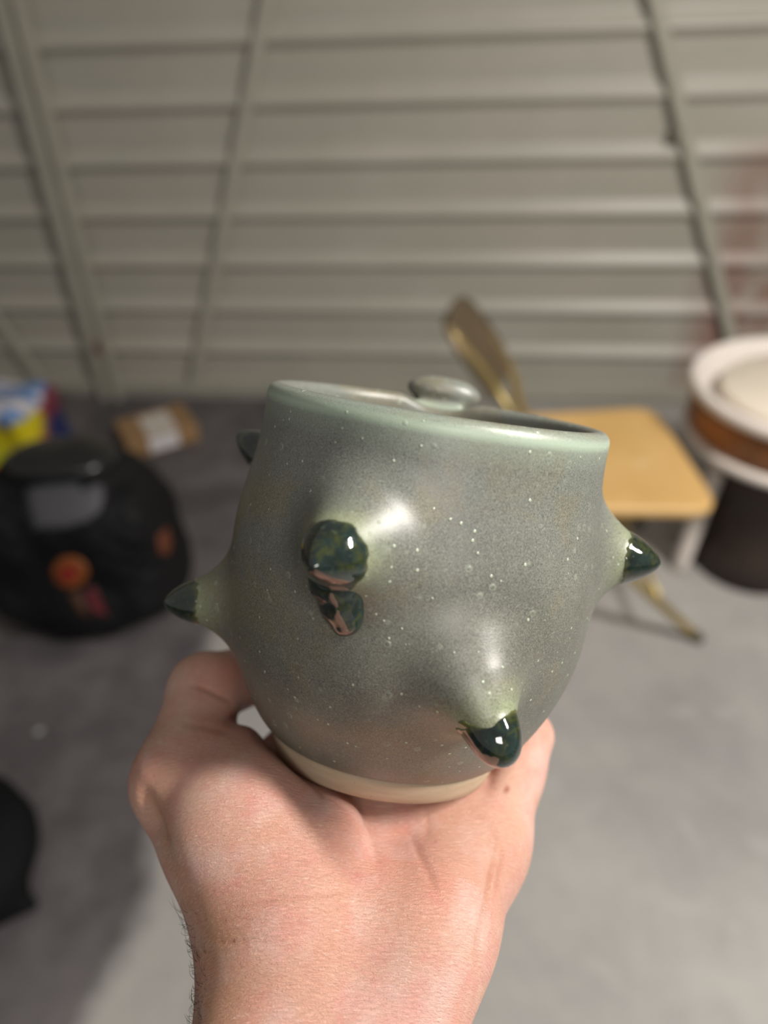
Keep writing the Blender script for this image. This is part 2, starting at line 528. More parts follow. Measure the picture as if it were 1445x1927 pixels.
# spikes: base point, tip point, radii (base, tip), length of the dark cap
def cp(x, y, d): return cam2cup(ray_at(x, y, d))
SP = []
bA = on_body(664, 1022); SP.append(('A', bA, cp(588, 1068, .1490), .0116, .0030, .0105, .0082))
SP.append(('B', cp(470, 1127, .221), cp(308, 1134, .2160), .0112, .0019, .0103, .0068))
SP.append(('C', cp(1108, 1035, .214), cp(1243, 1062, .2080), .0112, .0024, .0105, .0075))
bD = on_body(893, 1292); SP.append(('D', bD, cp(956, 1443, .1640), .0100, .0042, .0105, .0066))
SP.append(('E', np.array([-.0445, .028, .086]), cp(446, 816, .243), .0105, .0016, .0110, .0066))
lump_c = cp(835, 735, .2640)
def spike(p, n, b, t, rb, rt, cl, rm):
    """bullet-shaped spike: blunt cone over the cap length, then widening to its root"""
    L = float(np.linalg.norm(t-b)); u = ((b-t)/L).astype(np.float32)
    q = p-t.astype(np.float32); s = q@u; rho = np.sqrt(np.maximum((q*q).sum(1)-s*s, 0))
    v = np.clip(s/cl, 0, 1)
    a_, b_ = (2.0, .50) if n == 'D' else (1.25, .82) if n == 'A' else (1.5, .70)
    R = rm*(np.maximum(1-(1-v)**a_, 1e-6))**b_
    x = np.clip((s-cl)/(L-cl), 0, 1)
    R = np.where(s < 0, s*2, np.where(s > cl, rm+(rb-rm)*x*(1.4-.4*x), R))
    return np.where(s > L+.005, np.sqrt(rho*rho+(s-L-.005)**2)-rb, rho-R)
def body_fn(p):
    r = np.sqrt(p[:, 0]**2+p[:, 1]**2)
    d = lookup(TAB, r, p[:, 2]-lean(p))
    # notch pressed into the rim at the back, and the lump of clay behind it
    nc = cam2cup(ray_at(832, 742, .2555))
    d = smax(d, -ellip(p, nc, (.0130, .0055, .0055)), .003)
    for s_ in SP: d = smin(d, spike(p, *s_), .012)
    lump = smin(ellip(p, lump_c+[-.0015, 0, 0], (.0120, .0068, .0048)), ellip(p, lump_c+[.0060, .001, -.0010], (.0080, .0064, .0042)), .003)
    lump = smin(lump, rcone(p, lump_c+[-.003, .003, -.004], lump_c+[-.001, -.0005, -.022], .0050, .0070), .006)
    lump = smin(lump, rcone(p, lump_c+[.004, .003, -.004], lump_c+[.002, -.0005, -.022], .0050, .0070), .006)
    d = smin(d, lump, .0035)
    # keep the inside smooth and round
    return d
def wob(p): return (vnoise(p, 700, 3)*.6+vnoise(p, 1700, 5)*.4)*.0008
def capcut(p, n, b, t, cl):
    ax = (t-b)/np.linalg.norm(t-b)
    return (p-(t-ax*cl)).astype(np.float32)@ax.astype(np.float32)
def cap_fn(n, b, t, rb, rt, cl, rm):
    def f(p):
        s0 = spike(p, n, b, t, rb, rt, cl, rm)
        r = np.sqrt(p[:, 0]**2+p[:, 1]**2)
        d = smin(lookup(TAB, r, p[:, 2]-lean(p)), s0, .012)-.00022
        d = np.maximum(d, s0-.0009)
        cut = -capcut(p, n, b, t, cl)+wob(p)*1.3
        if n == 'D': cut = cut + .0012*np.sin(p[:, 0]*420)
        cutw = np.minimum(cut, 1)
        return smax(d, cutw, .0005)
    return f
dA0 = on_body(655, 1120); dA1 = on_body(655, 1162)
MB = NT('satin_glaze')
def build_glaze():
    t = MB; co = t.coord()
    cap = t.attr('near_cap'); hh = t.attr('height'); low = t.attr('low')
    base = t.mix(t.ramp(t.noise(28, co, 6, 0.62), [(0.32, 0.0), (0.68, 1.0)]), (0.118, 0.118, 0.100), (0.200, 0.202, 0.172))
    # cooler towards the rim
    base = t.mix(t.ramp(hh, [(0.62, 0.0), (0.95, 0.75)]), base, (0.190, 0.205, 0.185))
    # brown / ochre clouds
    base = t.mix(t.ramp(t.noise(34, t.coord('Object', (1, 1, 1.3)), 4, 0.6, 0.4), [(0.50, 0.0), (0.66, 0.65)]), base, (0.205, 0.170, 0.100))
    # greener, paler bloom around the spikes
    base = t.mix(t.math('MULTIPLY', cap, t.ramp(t.noise(120, co, 4, 0.7), [(0.3, 0.45), (0.65, 1.0)])), base, (0.30, 0.34, 0.20))
    # fine salt-and-pepper grain
    gr = t.noise(2300, co, 3, 0.75)
    base = t.mix(t.ramp(gr, [(0.34, 0.65), (0.50, 0.0)]), base, (0.050, 0.052, 0.047))
    base = t.mix(t.ramp(gr, [(0.54, 0.0), (0.72, 0.60)]), base, (0.33, 0.37, 0.29))
    gr2 = t.noise(900, co, 3, 0.7)
    base = t.mix(t.ramp(gr2, [(0.60, 0.0), (0.74, 0.35)]), base, (0.34, 0.40, 0.31))
    # warm, thinner glaze near the foot, with the hand's pinkish reflection painted above
    base = t.mix(t.math('MULTIPLY', low, t.ramp(t.noise(45, t.coord('Object', (1, 1, 4)), 4), [(0.3, 0.55), (0.7, 1.0)])), base, (0.265, 0.190, 0.135))
    # mint edge of the rim
    rim = t.attr('rim')
    base = t.mix(t.math('MULTIPLY', rim, 0.9), base, (0.42, 0.52, 0.41))
    # little blisters
    v = t.voro(210, co); 
    keep = t.math('GREATER_THAN', t.voro(210, co).outputs['Color'], 0.50)
    patch = t.ramp(t.noise(26, co, 3), [(0.42, 0.0), (0.56, 1.0)])
    bl = t.math('MULTIPLY', t.math('MULTIPLY', t.ramp(v.outputs['Distance'], [(0.07, 1.0), (0.16, 0.0)]), keep), patch)
    ring = t.math('MULTIPLY', t.math('MULTIPLY', t.ramp(v.outputs['Distance'], [(0.05, 0.0), (0.12, 1.0), (0.18, 1.0), (0.24, 0.0)]), keep), patch)
    base = t.mix(t.math('MULTIPLY', ring, 0.30), base, (0.42, 0.48, 0.38))
    v2 = t.voro(330, co); keep2 = t.math('GREATER_THAN', v2.outputs['Color'], 0.64)
    pin = t.math('MULTIPLY', t.ramp(v2.outputs['Distance'], [(0.08, 1.0), (0.17, 0.0)]), keep2)
    base = t.mix(t.math('MULTIPLY', pin, 0.8), base, (0.50, 0.58, 0.44))
    t.setp(Base_Color=base, Roughness=t.ramp(gr, [(0.3, 0.31), (0.7, 0.45)]), Specular_IOR_Level=0.75)
    h = t.math('ADD', t.math('MULTIPLY', gr, 0.25), t.math('ADD', t.math('MULTIPLY', bl, 1.0), pin))
    t.l(t.bump(h, 0.45, 0.0004), t.b.inputs['Normal'])
    return t.m
GLZ = build_glaze()
def build_cap_mat():
    t = NT('glossy_green_glaze'); co = t.coord()
    c = t.mix(t.ramp(t.noise(130, co, 5, 0.6, 1.0), [(0.38, 0.0), (0.62, 1.0)]), (0.003, 0.009, 0.008), (0.010, 0.026, 0.024))
    c = t.mix(t.ramp(t.noise(210, co, 4, 0.6, 1.5), [(0.48, 0.0), (0.66, 0.9)]), c, (0.036, 0.044, 0.009))
    e = t.attr('edge')
    c = t.mix(e, c, (0.105, 0.115, 0.035))
    c = t.mix(t.ramp(t.noise(600, co, 3, 0.7), [(0.62, 0.0), (0.75, 0.5)]), c, (0.15, 0.18, 0.11))
    t.setp(Base_Color=c, Roughness=0.06, IOR=1.85, Coat_Weight=0.8, Coat_Roughness=0.02)
    t.l(t.bump(t.noise(260, co, 2), 0.18, 0.0006), t.b.inputs['Normal'])
    return t.m
CAPM = build_cap_mat()
def build_clay():
    t = NT('bare_clay'); co = t.coord()
    c = t.mix(t.ramp(t.noise(60, t.coord('Object', (1, 1, 6)), 5), [(0.3, 0.0), (0.7, 1.0)]), (0.47, 0.345, 0.235), (0.57, 0.44, 0.315))
    c = t.mix(t.ramp(t.noise(700, co, 3, 0.7), [(0.62, 0.0), (0.72, 0.5)]), c, (0.25, 0.16, 0.09))
    t.setp(Base_Color=c, Roughness=0.62)
    t.l(t.bump(t.noise(900, t.coord('Object', (1, 1, 5)), 3), 0.3, 0.0003), t.b.inputs['Normal'])
    return t.m

cup = empty('cup', kind=None, label='round grey-green glazed cup with dark glossy spike tips held in the open hand', cat='cup')
cup.matrix_world = CUPM
P, Q = iso_mesh(body_fn, (-.084, -.085, -.004), (.080, .090, .124), .0009)
r = np.hypot(P[:, 0], P[:, 1])
near = np.zeros(len(P))
for n, b, t_, rb, rt, cl, rm in SP:
    ax = (t_-b)/np.linalg.norm(t_-b); s = (P-t_)@ax; q = P-t_-s[:, None]*ax; rad = np.linalg.norm(q, axis=1)
    e = np.clip(1-np.abs(s+cl+.001)/.0085, 0, 1)*np.clip(1.6-rad/.011, 0, 1)
    near = np.maximum(near, e)
outside = np.clip((r-body_r(P[:, 2])+.002)/.001, 0, 1)
rim = .30*np.clip((P[:, 2]-.1060)/.006, 0, 1)*np.clip((r-.0475)/.0012, 0, 1)*(P[:, 1] < .046)
rim = np.maximum(rim, np.exp(-((P[:, 2]-.1135)/.0017)**2)*np.clip((r-.046)/.002, 0, 1)*(1-.8*np.clip(1-np.linalg.norm(P-lump_c, axis=1)/.017, 0, 1)))
zb = P[:, 2]-lean(P)
low = .62*np.clip((.036-zb)/.022, 0, 1)*outside  # faint reflection of the hand, painted up the lower wall
low = np.maximum(low, np.clip((.0165-zb)/.005, 0, 1)*outside)
np_mesh('cup_body', P, Q, GLZ, cup, dict(near_cap=near**1.2, height=P[:, 2]/.115, low=low, rim=rim))
for n, b, t_, rb, rt, cl, rm in SP:
    if n == 'A':
        ax = (t_-b)/np.linalg.norm(t_-b)
        u1 = cp(632, 1098, .1665); u2 = on_body(648, 1130); u3 = on_body(654, 1164)
        nrm = np.array([u3[0], u3[1], 0.0])/math.hypot(u3[0], u3[1])
        parts_drip = [(cp(633, 1092, .1650), u2+nrm*.0012, .0066, .0050), (u2+nrm*.0012, u3+nrm*.0012, .0050, .0038), (cp(672, 1090, .1685), u2+nrm*.001, .0036, .0044)]
    lo = np.minimum(t_, t_-(t_-b)/np.linalg.norm(t_-b)*cl)-.0145; hi = np.maximum(t_, t_-(t_-b)/np.linalg.norm(t_-b)*cl)+.0145
    Pc, Qc = iso_mesh(cap_fn(n, b, t_, rb, rt, cl, rm), lo, hi, .0004, margin=.002)
    ax = (t_-b)/np.linalg.norm(t_-b); s = (Pc-t_)@ax+cl-wob(Pc.astype(np.float32))*1.3
    np_mesh('spike_tip', Pc, Qc, CAPM, cup, dict(edge=np.clip(1-s/.0016, 0, 1)**1.5))
def drip_fn(p):
    d = np.full(len(p), 9.0, np.float32)
    for a_, c_, r1, r2 in parts_drip: d = smin(d, rcone(p, a_, c_, r1, r2), .0035)
    return d + (vnoise(p, 500, 9)*.00035).astype(np.float32)
lo = np.min([np.minimum(a_, c_) for a_, c_, _, _ in parts_drip], 0)-.008; hi = np.max([np.maximum(a_, c_) for a_, c_, _, _ in parts_drip], 0)+.008
Pc, Qc = iso_mesh(drip_fn, lo, hi, .0004, margin=.002)
np_mesh('glaze_drip', Pc, Qc, CAPM, cup, dict(edge=np.zeros(len(Pc))), label='glossy drip of dark glaze below the front spike')
bm = bmesh.new()
fr = [(.0262, .0080), (.0262, .0015), (.0270, .0007), (.0335, .0005), (.0344, .0011), (.0354, .0036), (.0362, .0064), (.0362, .0076), (.0355, .0082), (.0349, .0086), (.0354, .0091), (.0366, .0102), (.0345, .0125), (.028, .0125)]
add_lathe(bm, [tuple(p) for p in fr], 160, closed=True)
for v in bm.verts: v.co.z += -.175*v.co.y
from_bm('foot_ring', bm, build_clay(), cup, smooth=True, label='bare tan clay foot ring')

# solid of the cup (used to press the palm and fingers against it)
def cup_solid(pc):                  # camera axes in
    p = ((pc-CB.astype(np.float32))@C3.astype(np.float32))
    r = np.sqrt(p[:, 0]**2+p[:, 1]**2)
    zz = p[:, 2]-lean(p)
    d = lookup(TABS, r, zz)
    foot = np.maximum(np.abs(zz-.0052)-.0048, r-.0357)
    d = np.minimum(d, foot)
    d = np.minimum(d, np.maximum(np.maximum(r-(.0362+(zz-.0005)*.55), .0005-zz), zz-.020)*.87)
    for s_ in SP: d = np.minimum(d, spike(p, *s_))
    return d

# ------------------------------------------------------------------ the hand holding it
def S(x, y, d, rpx): return ray_at(x, y, d), rpx*d/FPX
def K(x, y, z): return cup2cam(np.array([x, y, z]))
def bone(p, A, B):
    return rcone(p, A[0], B[0], A[1], B[1])
def polar(ang, rad, z):             # angle from straight behind the cup, + to the right
    a = math.radians(ang); return K(math.sin(a)*rad, math.cos(a)*rad, z)
def hand_fn(p):
    k = .012
    # forearm and wrist: radius side and ulna side
    F0 = S(400, 2500, .150, 190); F1 = S(640, 2600, .150, 180)
    W0 = S(514, 1900, .190, 120); W1 = S(742, 1900, .192, 116); Wm = S(630, 1900, .189, 130)
    H0 = S(536, 1760, .198, 136); H1 = S(786, 1745, .200, 136); Hm = S(655, 1765, .198, 135)
    d = smin(bone(p, F0, W0), bone(p, F1, W1), .02)
    d = smin(d, rcone(p, F0[0], np.array([-.048, -.305, -.030]), F0[1], .026), .02)
    d = smin(d, rcone(p, F1[0], np.array([-.015, -.310, -.030]), F1[1], .028), .02)
    d = smin(d, bone(p, Wm, Hm), k)
    d = smin(d, bone(p, W0, H0), k)
    d = smin(d, bone(p, W1, H1), k)
    # thumb base: metacarpal and the fleshy pad
    T1 = S(345, 1468, .222, 96)
    d = smin(d, bone(p, H0, (T1[0], .0150)), .012)
    pad = S(470, 1545, .209, 128)
    d = smin(d, bone(p, S(560, 1690, .199, 135), pad), .012)
    d = smin(d, bone(p, pad, S(432, 1460, .222, 80)), .010)
    e0, e1, e2 = ray_at(452, 1458, .220), ray_at(525, 1529, .209), ray_at(602, 1572, .203)
    d = smin(d, rcone(p, e0, e1, .0120, .0128), .008)
    d = smin(d, rcone(p, e1, e2, .0128, .0122), .008)
    # palm: hollow middle and outer edge, knuckles hidden beyond the foot
    kn = [(-.024, .046, -.0165, .0120), (-.004, .052, -.0175, .0125), (.017, .048, -.0175, .0120), (.043, .034, -.0140, .0115)]
    for i, (x, y, z, r) in enumerate(kn):
        w = (H0, Hm, Hm, H1)[i]
        c0 = w[0]+(np.array([0, 0, -.004]))
        d = smin(d, rcone(p, c0, K(x, y, z), .0155, r), .012)
    d = smin(d, rcone(p, H1[0], ray_at(900, 1590, .226), .0180, .0134), .012)
    d = smin(d, rcone(p, ray_at(900, 1590, .226), ray_at(950, 1455, .243), .0134, .0115), .010)
    d = smin(d, rcone(p, ray_at(640, 1650, .221), ray_at(860, 1620, .226), .0165, .0140), .012)
    d = smin(d, rcone(p, K(-.030, -.010, -.014), K(.032, -.010, -.011), .0135, .0145), .010)
    d = smin(d, rcone(p, K(-.024, .046, -.0225), S(430, 1500, .228, 60)[0], .0095, .0095), .010)
    d = smin(d, rcone(p, ray_at(950, 1455, .243), ray_at(990, 1385, .252), .0115, .0098), .008)
    # thumb
    T2 = S(386, 1298, .246, 64); T3 = S(478, 1268, .272, 58); T4 = S(520, 1262, .283, 50)
    th = bone(p, (T1[0], .0142), (T2[0], .0120))
    th = smin(th, bone(p, (T2[0], .0122), (T3[0], .0108)), .004)
    th = smin(th, bone(p, (T3[0], .0106), (T4[0], .0088)), .004)
    d = smin(d, th, .007)
    # fingers curling up behind the cup
    fg = [(-34, [(.0560, .004), (.0625, .022), (.0665, .044), (.0650, .060)], (.0105, .0092, .0082, .0072)),
          (-6, [(.0590, .004), (.0635, .024), (.0672, .048), (.0655, .066)], (.0108, .0096, .0085, .0074)),
          (20, [(.0570, .004), (.0630, .022), (.0665, .045), (.0650, .061)], (.0103, .0092, .0082, .0072)),
          (50, [(.0560, .004), (.0600, .020), (.0638, .036), (.0635, .048)], (.0095, .0084, .0076, .0066))]
    for (ang, ch, rr), (x, y, z, r) in zip(fg, kn):
        prev = K(x, y, z); pr = r; f = None
        for (rad, zz), q in zip(ch, rr):
            nx = polar(ang, rad, zz)
            s = rcone(p, prev, nx, pr, q); f = s if f is None else smin(f, s, .003)
            prev, pr = nx, q
        d = smin(d, f, .004)
    d = smax(d, -(cup_solid(p)-.0003), .0040)
    return d
def build_skin():
    t = NT('skin'); co = t.coord()
    c = t.mix(t.ramp(t.noise(38, co, 5, 0.6), [(0.36, 0.0), (0.66, 1.0)]), (0.62, 0.335, 0.250), (0.71, 0.440, 0.345))
    c = t.mix(t.ramp(t.noise(75, co, 4, 0.65, 0.6), [(0.46, 0.0), (0.70, 0.7)]), c, (0.66, 0.285, 0.245))
    red = t.attr('redness'); c = t.mix(red, c, (0.68, 0.27, 0.20))
    tan = t.attr('tan'); c = t.mix(tan, c, (0.50, 0.27, 0.15))
    cr = t.attr('crease'); c = t.mix(t.math('MULTIPLY', cr, 0.42), c, (0.45, 0.17, 0.10))
    mole = t.attr('mole'); c = t.mix(mole, c, (0.30, 0.09, 0.05))
    dry = t.ramp(t.noise(55, co, 3, 0.6), [(0.48, 0.0), (0.72, 0.5)])
    c = t.mix(dry, c, (0.73, 0.54, 0.50))
    # fine skin lines, running obliquely
    mp = t.n('ShaderNodeMapping'); mp.inputs['Rotation'].default_value = (0.3, 0.5, 0.9); mp.inputs['Scale'].default_value = (1, 4, 2)
    t.l(co, mp.inputs[0])
    l1 = t.noise(420, mp.outputs[0], 5, 0.8, 0.8)
    mp2 = t.n('ShaderNodeMapping'); mp2.inputs['Rotation'].default_value = (0.2, -0.4, -0.5); mp2.inputs['Scale'].default_value = (1.5, 6, 1)
    t.l(co, mp2.inputs[0])
    l2 = t.noise(330, mp2.outputs[0], 4, 0.7, 0.3)
    c = t.mix(t.ramp(l1, [(0.56, 0.0), (0.72, 0.6)]), c, (0.82, 0.62, 0.56))
    vo = t.voro(1500, co, 'DISTANCE_TO_EDGE').outputs['Distance']
    t.setp(Base_Color=c, Roughness=t.ramp(l2, [(0.3, 0.42), (0.7, 0.58)]), Specular_IOR_Level=0.42,
           Subsurface_Weight=0.16, Subsurface_Scale=0.0025)
    t.b.inputs['Subsurface Radius'].default_value = (1.0, 0.35, 0.2)
    n1 = t.bump(l1, 0.75, 0.0006)
    n2 = t.bump(l2, 0.75, 0.0006, n1)
    t.l(t.bump(vo, 0.25, 0.0004, n2), t.b.inputs['Normal'])
    return t.m
P, Q = iso_mesh(hand_fn, (-.105, -.350, -.328), (.085, .012, .012), .0009, margin=.014)
cs = cup_solid(P.astype(np.float32)); wsm = np.clip(1-cs/.0045, 0.12, 1)[:, None]
for _ in range(14):
    A = np.zeros_like(P); cn = np.zeros(len(P))
    for i in range(4):
        for j in (1, 3):
            np.add.at(A, Q[:, i], P[Q[:, (i+j) % 4]]); np.add.at(cn, Q[:, i], 1)
    P = P+(A/cn[:, None]-P)*wsm*.5
N = vnormals(P, Q)
if (N*(P-P.mean(0))).sum() < 0: N = -N
px = CX+FPX*P[:, 0]/-P[:, 2]; py = CY-FPX*P[:, 1]/-P[:, 2]
front = np.clip((-(N*P).sum(1)/np.linalg.norm(P, axis=1))*3, 0, 1)
def poly_d(pts):                    # distance to a crease path and a fade towards both its ends
    pts = smooth_path(pts, 6); n = len(pts)-1
    best = np.full(px.shape, 1e9); bt = np.zeros(px.shape)
    for i, ((ax, ay), (bx_, by)) in enumerate(zip(pts, pts[1:])):
        dx, dy = bx_-ax, by-ay; L = max(dx*dx+dy*dy, 1e-9)
        t = np.clip(((px-ax)*dx+(py-ay)*dy)/L, 0, 1)
        q = (px-ax-t*dx)**2+(py-ay-t*dy)**2
        m = q < best; best = np.where(m, q, best); bt = np.where(m, (i+t)/n, bt)
    return np.sqrt(best), np.clip(np.minimum(bt, 1-bt)*4, 0, 1)
crease = np.zeros(len(P)); disp = np.zeros(len(P))
for pts, wpx, dep in HAND_CREASES:
    d_, fd = poly_d(pts); g = np.exp(-(d_/wpx)**2)*front*fd
    disp += g*dep*.75; crease = np.maximum(crease, np.clip(g*1.0, 0, 1)*min(1, dep/.0006))
def blob(x, y, rx, ry, rot=0):
    c, s = math.cos(rot), math.sin(rot); u = (px-x)*c+(py-y)*s; v = -(px-x)*s+(py-y)*c
    return np.exp(-(u/rx)**2-(v/ry)**2)*front
disp += HAND_RELIEF(blob)
P = P-N*disp[:, None]
red = np.clip(sum(blob(*b[:5])*b[5] for b in HAND_RED), 0, 0.8)
tan = np.clip(sum(blob(*b[:5])*b[5] for b in HAND_TAN), 0, 0.85)
mole = np.clip(blob(953, 1486, 5, 8, .5)*1.0+blob(933, 1484, 4, 4)*.25, 0, 1)
HO = cam2world(ray_at(640, 1800, .19))
hand = np_mesh('hand', cam2world(P)-HO, Q, build_skin(), None, dict(redness=red, tan=tan, crease=crease, mole=mole),
        label='bare left hand, palm up, with thumb and fingers wrapped around the glazed cup', cat='hand')
hand.location = HO
# dark hairs on the thumb side of the wrist
hb = bmesh.new(); rs = random.Random(5)
sel = np.where((py > 1715) & (py < 2050) & (np.abs((N*P).sum(1)/np.linalg.norm(P, axis=1)) < 0.50) & (px < 480) & (P[:, 2] < -.10))[0]
for i in range(220):
    v = sel[rs.randrange(len(sel))]
    if rs.random() > 0.35+0.65*min(1, (py[v]-1700)/200): continue
    p0 = P[v]; n = N[v]; L = rs.uniform(.0035, .0110)
    tdir = np.array([rs.uniform(-.6, .2), rs.uniform(-.2, 1.0), rs.uniform(-.4, .4)])
    tdir -= n*(tdir@n)
    pts = [p0-n*.0004+(n*(.50*s-.30*s*s)+tdir*(.30*s+.55*s*s))*L for s in (0, .2, .4, .6, .8, 1)]
    pts = [Vector((cam2world(q)-HO).tolist()) for q in pts]
    add_tube(hb, pts, [.00005, .00005, .000045, .00004, .00003, .00001], 4)
from_bm('wrist_hair', hb, simple('dark_hair', (0.03, 0.02, 0.015), 0.5), hand, smooth=True, kind='stuff', label='fine dark hairs along the wrist')
# ------------------------------------------------------------------ folding chair
def gold(name, col, rough, metal):
    return simple(name, col, rough, metal, var=0.15, scale=12)
GOLD = gold('brass_coloured_tube', (0.36, 0.27, 0.10), 0.34, 0.55)
chair = empty('folding_chair', (0.6, 1.55, 0), label='metal folding chair with tan seat and olive-brown backrest, behind the cup', cat='chair')
def loc(o, base):   # keep world coordinates of the mesh, origin at the thing
    o.data.transform(Matrix.Translation(-Vector(base)))
CBASE = (0.6, 1.55, 0)
bm = bmesh.new()
so = []
def rrect(x0, x1, y0a, y1a, y0b, y1b, r, n=8):
    # trapezoid: at x0 spans y0a..y1a, at x1 spans y0b..y1b, rounded corners
    c = [Vector((x0, y0a)), Vector((x1, y0b)), Vector((x1, y1b)), Vector((x0, y1a))]
    out = []
    for i in range(4):
        p, a, b = c[i], c[i-1], c[(i+1) % 4]
        u = (a-p).normalized(); v = (b-p).normalized()
        s, e = p+u*r, p+v*r
        for k in range(n+1):
            t = k/n; out.append((s*(1-t)**2 + p*2*t*(1-t) + e*t*t))
    return out
ol = rrect(0.385, 0.792, 1.335, 1.775, 1.295, 1.785, 0.075)
zs = [(0.425, .985), (0.432, 1.0), (0.444, 1.0), (0.4515, .985), (0.4525, .96), (0.450, .80), (0.4465, .5)]
cen = Vector((0.59, 1.545))
rings = [[bm.verts.new((cen.x+(p.x-cen.x)*s, cen.y+(p.y-cen.y)*s, z)) for p in ol] for z, s in zs]
for A, B in zip(rings, rings[1:]):
    for i in range(len(ol)): bm.faces.new((A[i], A[(i+1) % len(ol)], B[(i+1) % len(ol)], B[i]))
bm.faces.new(rings[0][::-1]); bm.faces.new(rings[-1])
t = NT('tan_vinyl'); co = t.coord()
c = t.mix(t.ramp(t.noise(5, co, 4), [(0.35, 0.0), (0.65, 1.0)]), (0.56, 0.34, 0.115), (0.66, 0.42, 0.165))
c = t.mix(t.ramp(t.noise(13, co, 4, 0.6), [(0.64, 0.0), (0.74, 0.6)]), c, (0.74, 0.58, 0.38))
TAN = t.setp(Base_Color=c, Roughness=0.42)
o = from_bm('seat', bm, TAN, chair, True); loc(o, CBASE)
# side tubes: from the backrest down past the seat to the front feet
def side(y0, y1, top, y2, y3):
    return smooth_path([(0.835, y0, 0.012), (0.61, y0+(y1-y0)*.3, 0.245), (0.42, y1, 0.445), (y3, y2, 0.60), (y3-.14, y2, top)], 6)
for y0, y1, y2, y3 in ((1.295, 1.36, 1.60, .315), (1.80, 1.775, 1.785, .362)):
    bm = bmesh.new(); add_tube(bm, side(y0, y1, 0.79, y2, y3), 0.0125)
    o = from_bm('side_tube', bm, GOLD, chair, True); loc(o, CBASE); st_ = o
    bm = bmesh.new(); add_tube(bm, [(0.842, y0, 0.0), (0.824, y0, 0.026)], 0.0155)
    o = from_bm('rubber_foot', bm, simple('dark_rubber', (0.05, 0.045, 0.03), 0.7), st_, True); loc(o, CBASE)
for y0, y1 in ((1.345, 1.375), (1.75, 1.735)):
    bm = bmesh.new(); add_tube(bm, [(0.20, y0, 0.0), (0.42, y1, 0.22), (0.66, y1, 0.425)], 0.011)
    o = from_bm('rear_leg', bm, GOLD, chair, True); loc(o, CBASE)
bm = bmesh.new(); add_tube(bm, [(0.72, 1.31, 0.13), (0.72, 1.79, 0.13)], 0.008)
o = from_bm('front_stretcher', bm, GOLD, chair, True); loc(o, CBASE)
bm = bmesh.new(); add_tube(bm, [(0.265, 1.35, 0.066), (0.265, 1.745, 0.066)], 0.008)
o = from_bm('rear_stretcher', bm, GOLD, chair, True); loc(o, CBASE)
# backrest: slightly dished sheet with rounded corners
bm = bmesh.new()
def bk(y, h, off):
    x = 0.215 + (y-1.6)*.33 + (0.739-h)*0.66
    x += -0.010*(1-((y-1.69)/0.13)**2)
    nx, nz = 0.83, 0.55
    return (x+nx*off, y, h+nz*off)
hs = [(0.60, 0.070), (0.605, 0.090), (0.62, 0.105), (0.66, 0.118), (0.72, 0.118), (0.775, 0.108), (0.800, 0.09), (0.812, 0.06)]
for side_ in (0,):
    G = [[[bm.verts.new(bk(1.69+hw*(2*j/16-1), h, off)) for j in range(17)] for h, hw in hs] for off in (-.008, .008)]
    for a in range(2):
        for i in range(len(hs)-1):
            for j in range(16): bm.faces.new((G[a][i][j], G[a][i][j+1], G[a][i+1][j+1], G[a][i+1][j]))
    for i in range(len(hs)-1):
        for j in (0, 16): bm.faces.new((G[0][i][j], G[0][i+1][j], G[1][i+1][j], G[1][i][j]))
    for i in (0, len(hs)-1):
        for j in range(16): bm.faces.new((G[0][i][j], G[0][i][j+1], G[1][i][j+1], G[1][i][j]))
t = NT('worn_olive_paint'); co = t.coord()
c = t.mix(t.ramp(t.noise(7, co, 5, 0.6), [(0.4, 0.0), (0.6, 1.0)]), (0.070, 0.055, 0.026), (0.105, 0.074, 0.042))
c = t.mix(t.ramp(t.noise(9, co, 4, 0.6, 0.5), [(0.58, 0.0), (0.70, 0.8)]), c, (0.36, 0.25, 0.13))
o = from_bm('backrest', bm, t.setp(Base_Color=c, Roughness=0.5), chair, True); loc(o, CBASE)

# ------------------------------------------------------------------ pottery wheel with its round white pan
WCX, WCY = 1.105, 1.615
wheel = empty('pottery_wheel', (WCX, WCY, 0), label='round pottery wheel with white pan and orange-brown side, beside the tan chair', cat='pottery wheel')
WHITE = simple('chalky_white', (0.72, 0.66, 0.61), 0.5, var=0.06, scale=9)
CREAM = simple('cream_disc', (0.74, 0.66, 0.55), 0.55, var=0.05, scale=7)
t = NT('clay_stained_orange'); co = t.coord()
c = t.mix(t.ramp(t.noise(6, co, 5, 0.6), [(0.4, 0.0), (0.65, 1.0)]), (0.20, 0.075, 0.020), (0.33, 0.120, 0.035))
c = t.mix(t.ramp(t.noise(11, t.coord('Object', (1, 1, 3)), 4, 0.6), [(0.58, 0.0), (0.68, 0.7)]), c, (0.36, 0.20, 0.13))
ORG = t.setp(Base_Color=c, Roughness=0.45)
sc = lambda L, k=.873: [(r*k, z) for r, z in L]
bm = bmesh.new()
add_lathe(bm, sc([(0.0, .535), (.262, .535), (.282, .552), (.292, .585), (.300, .598), (.318, .602), (.330, .592), (.330, .575), (.318, .566), (.300, .562), (.298, .528), (.0, .528)]), 96)
from_bm('splash_pan', bm, WHITE, wheel, True)
bm = bmesh.new(); add_lathe(bm, sc([(0, .548), (.225, .548), (.236, .556), (.236, .576), (.228, .583), (0, .584)]), 96)
from_bm('wheel_disc', bm, CREAM, wheel, True)
bm = bmesh.new(); add_lathe(bm, sc([(0, .527), (.306, .527), (.306, .566), (.312, .566), (.312, .53), (.308, .475), (.300, .465), (0, .465)]), 96)
from_bm('side_band', bm, ORG, wheel, True)
bm = bmesh.new(); add_lathe(bm, sc([(0, .466), (.300, .466), (.316, .460), (.320, .448), (.312, .436), (0, .432)]), 96)
from_bm('lower_rim', bm, WHITE, wheel, True)
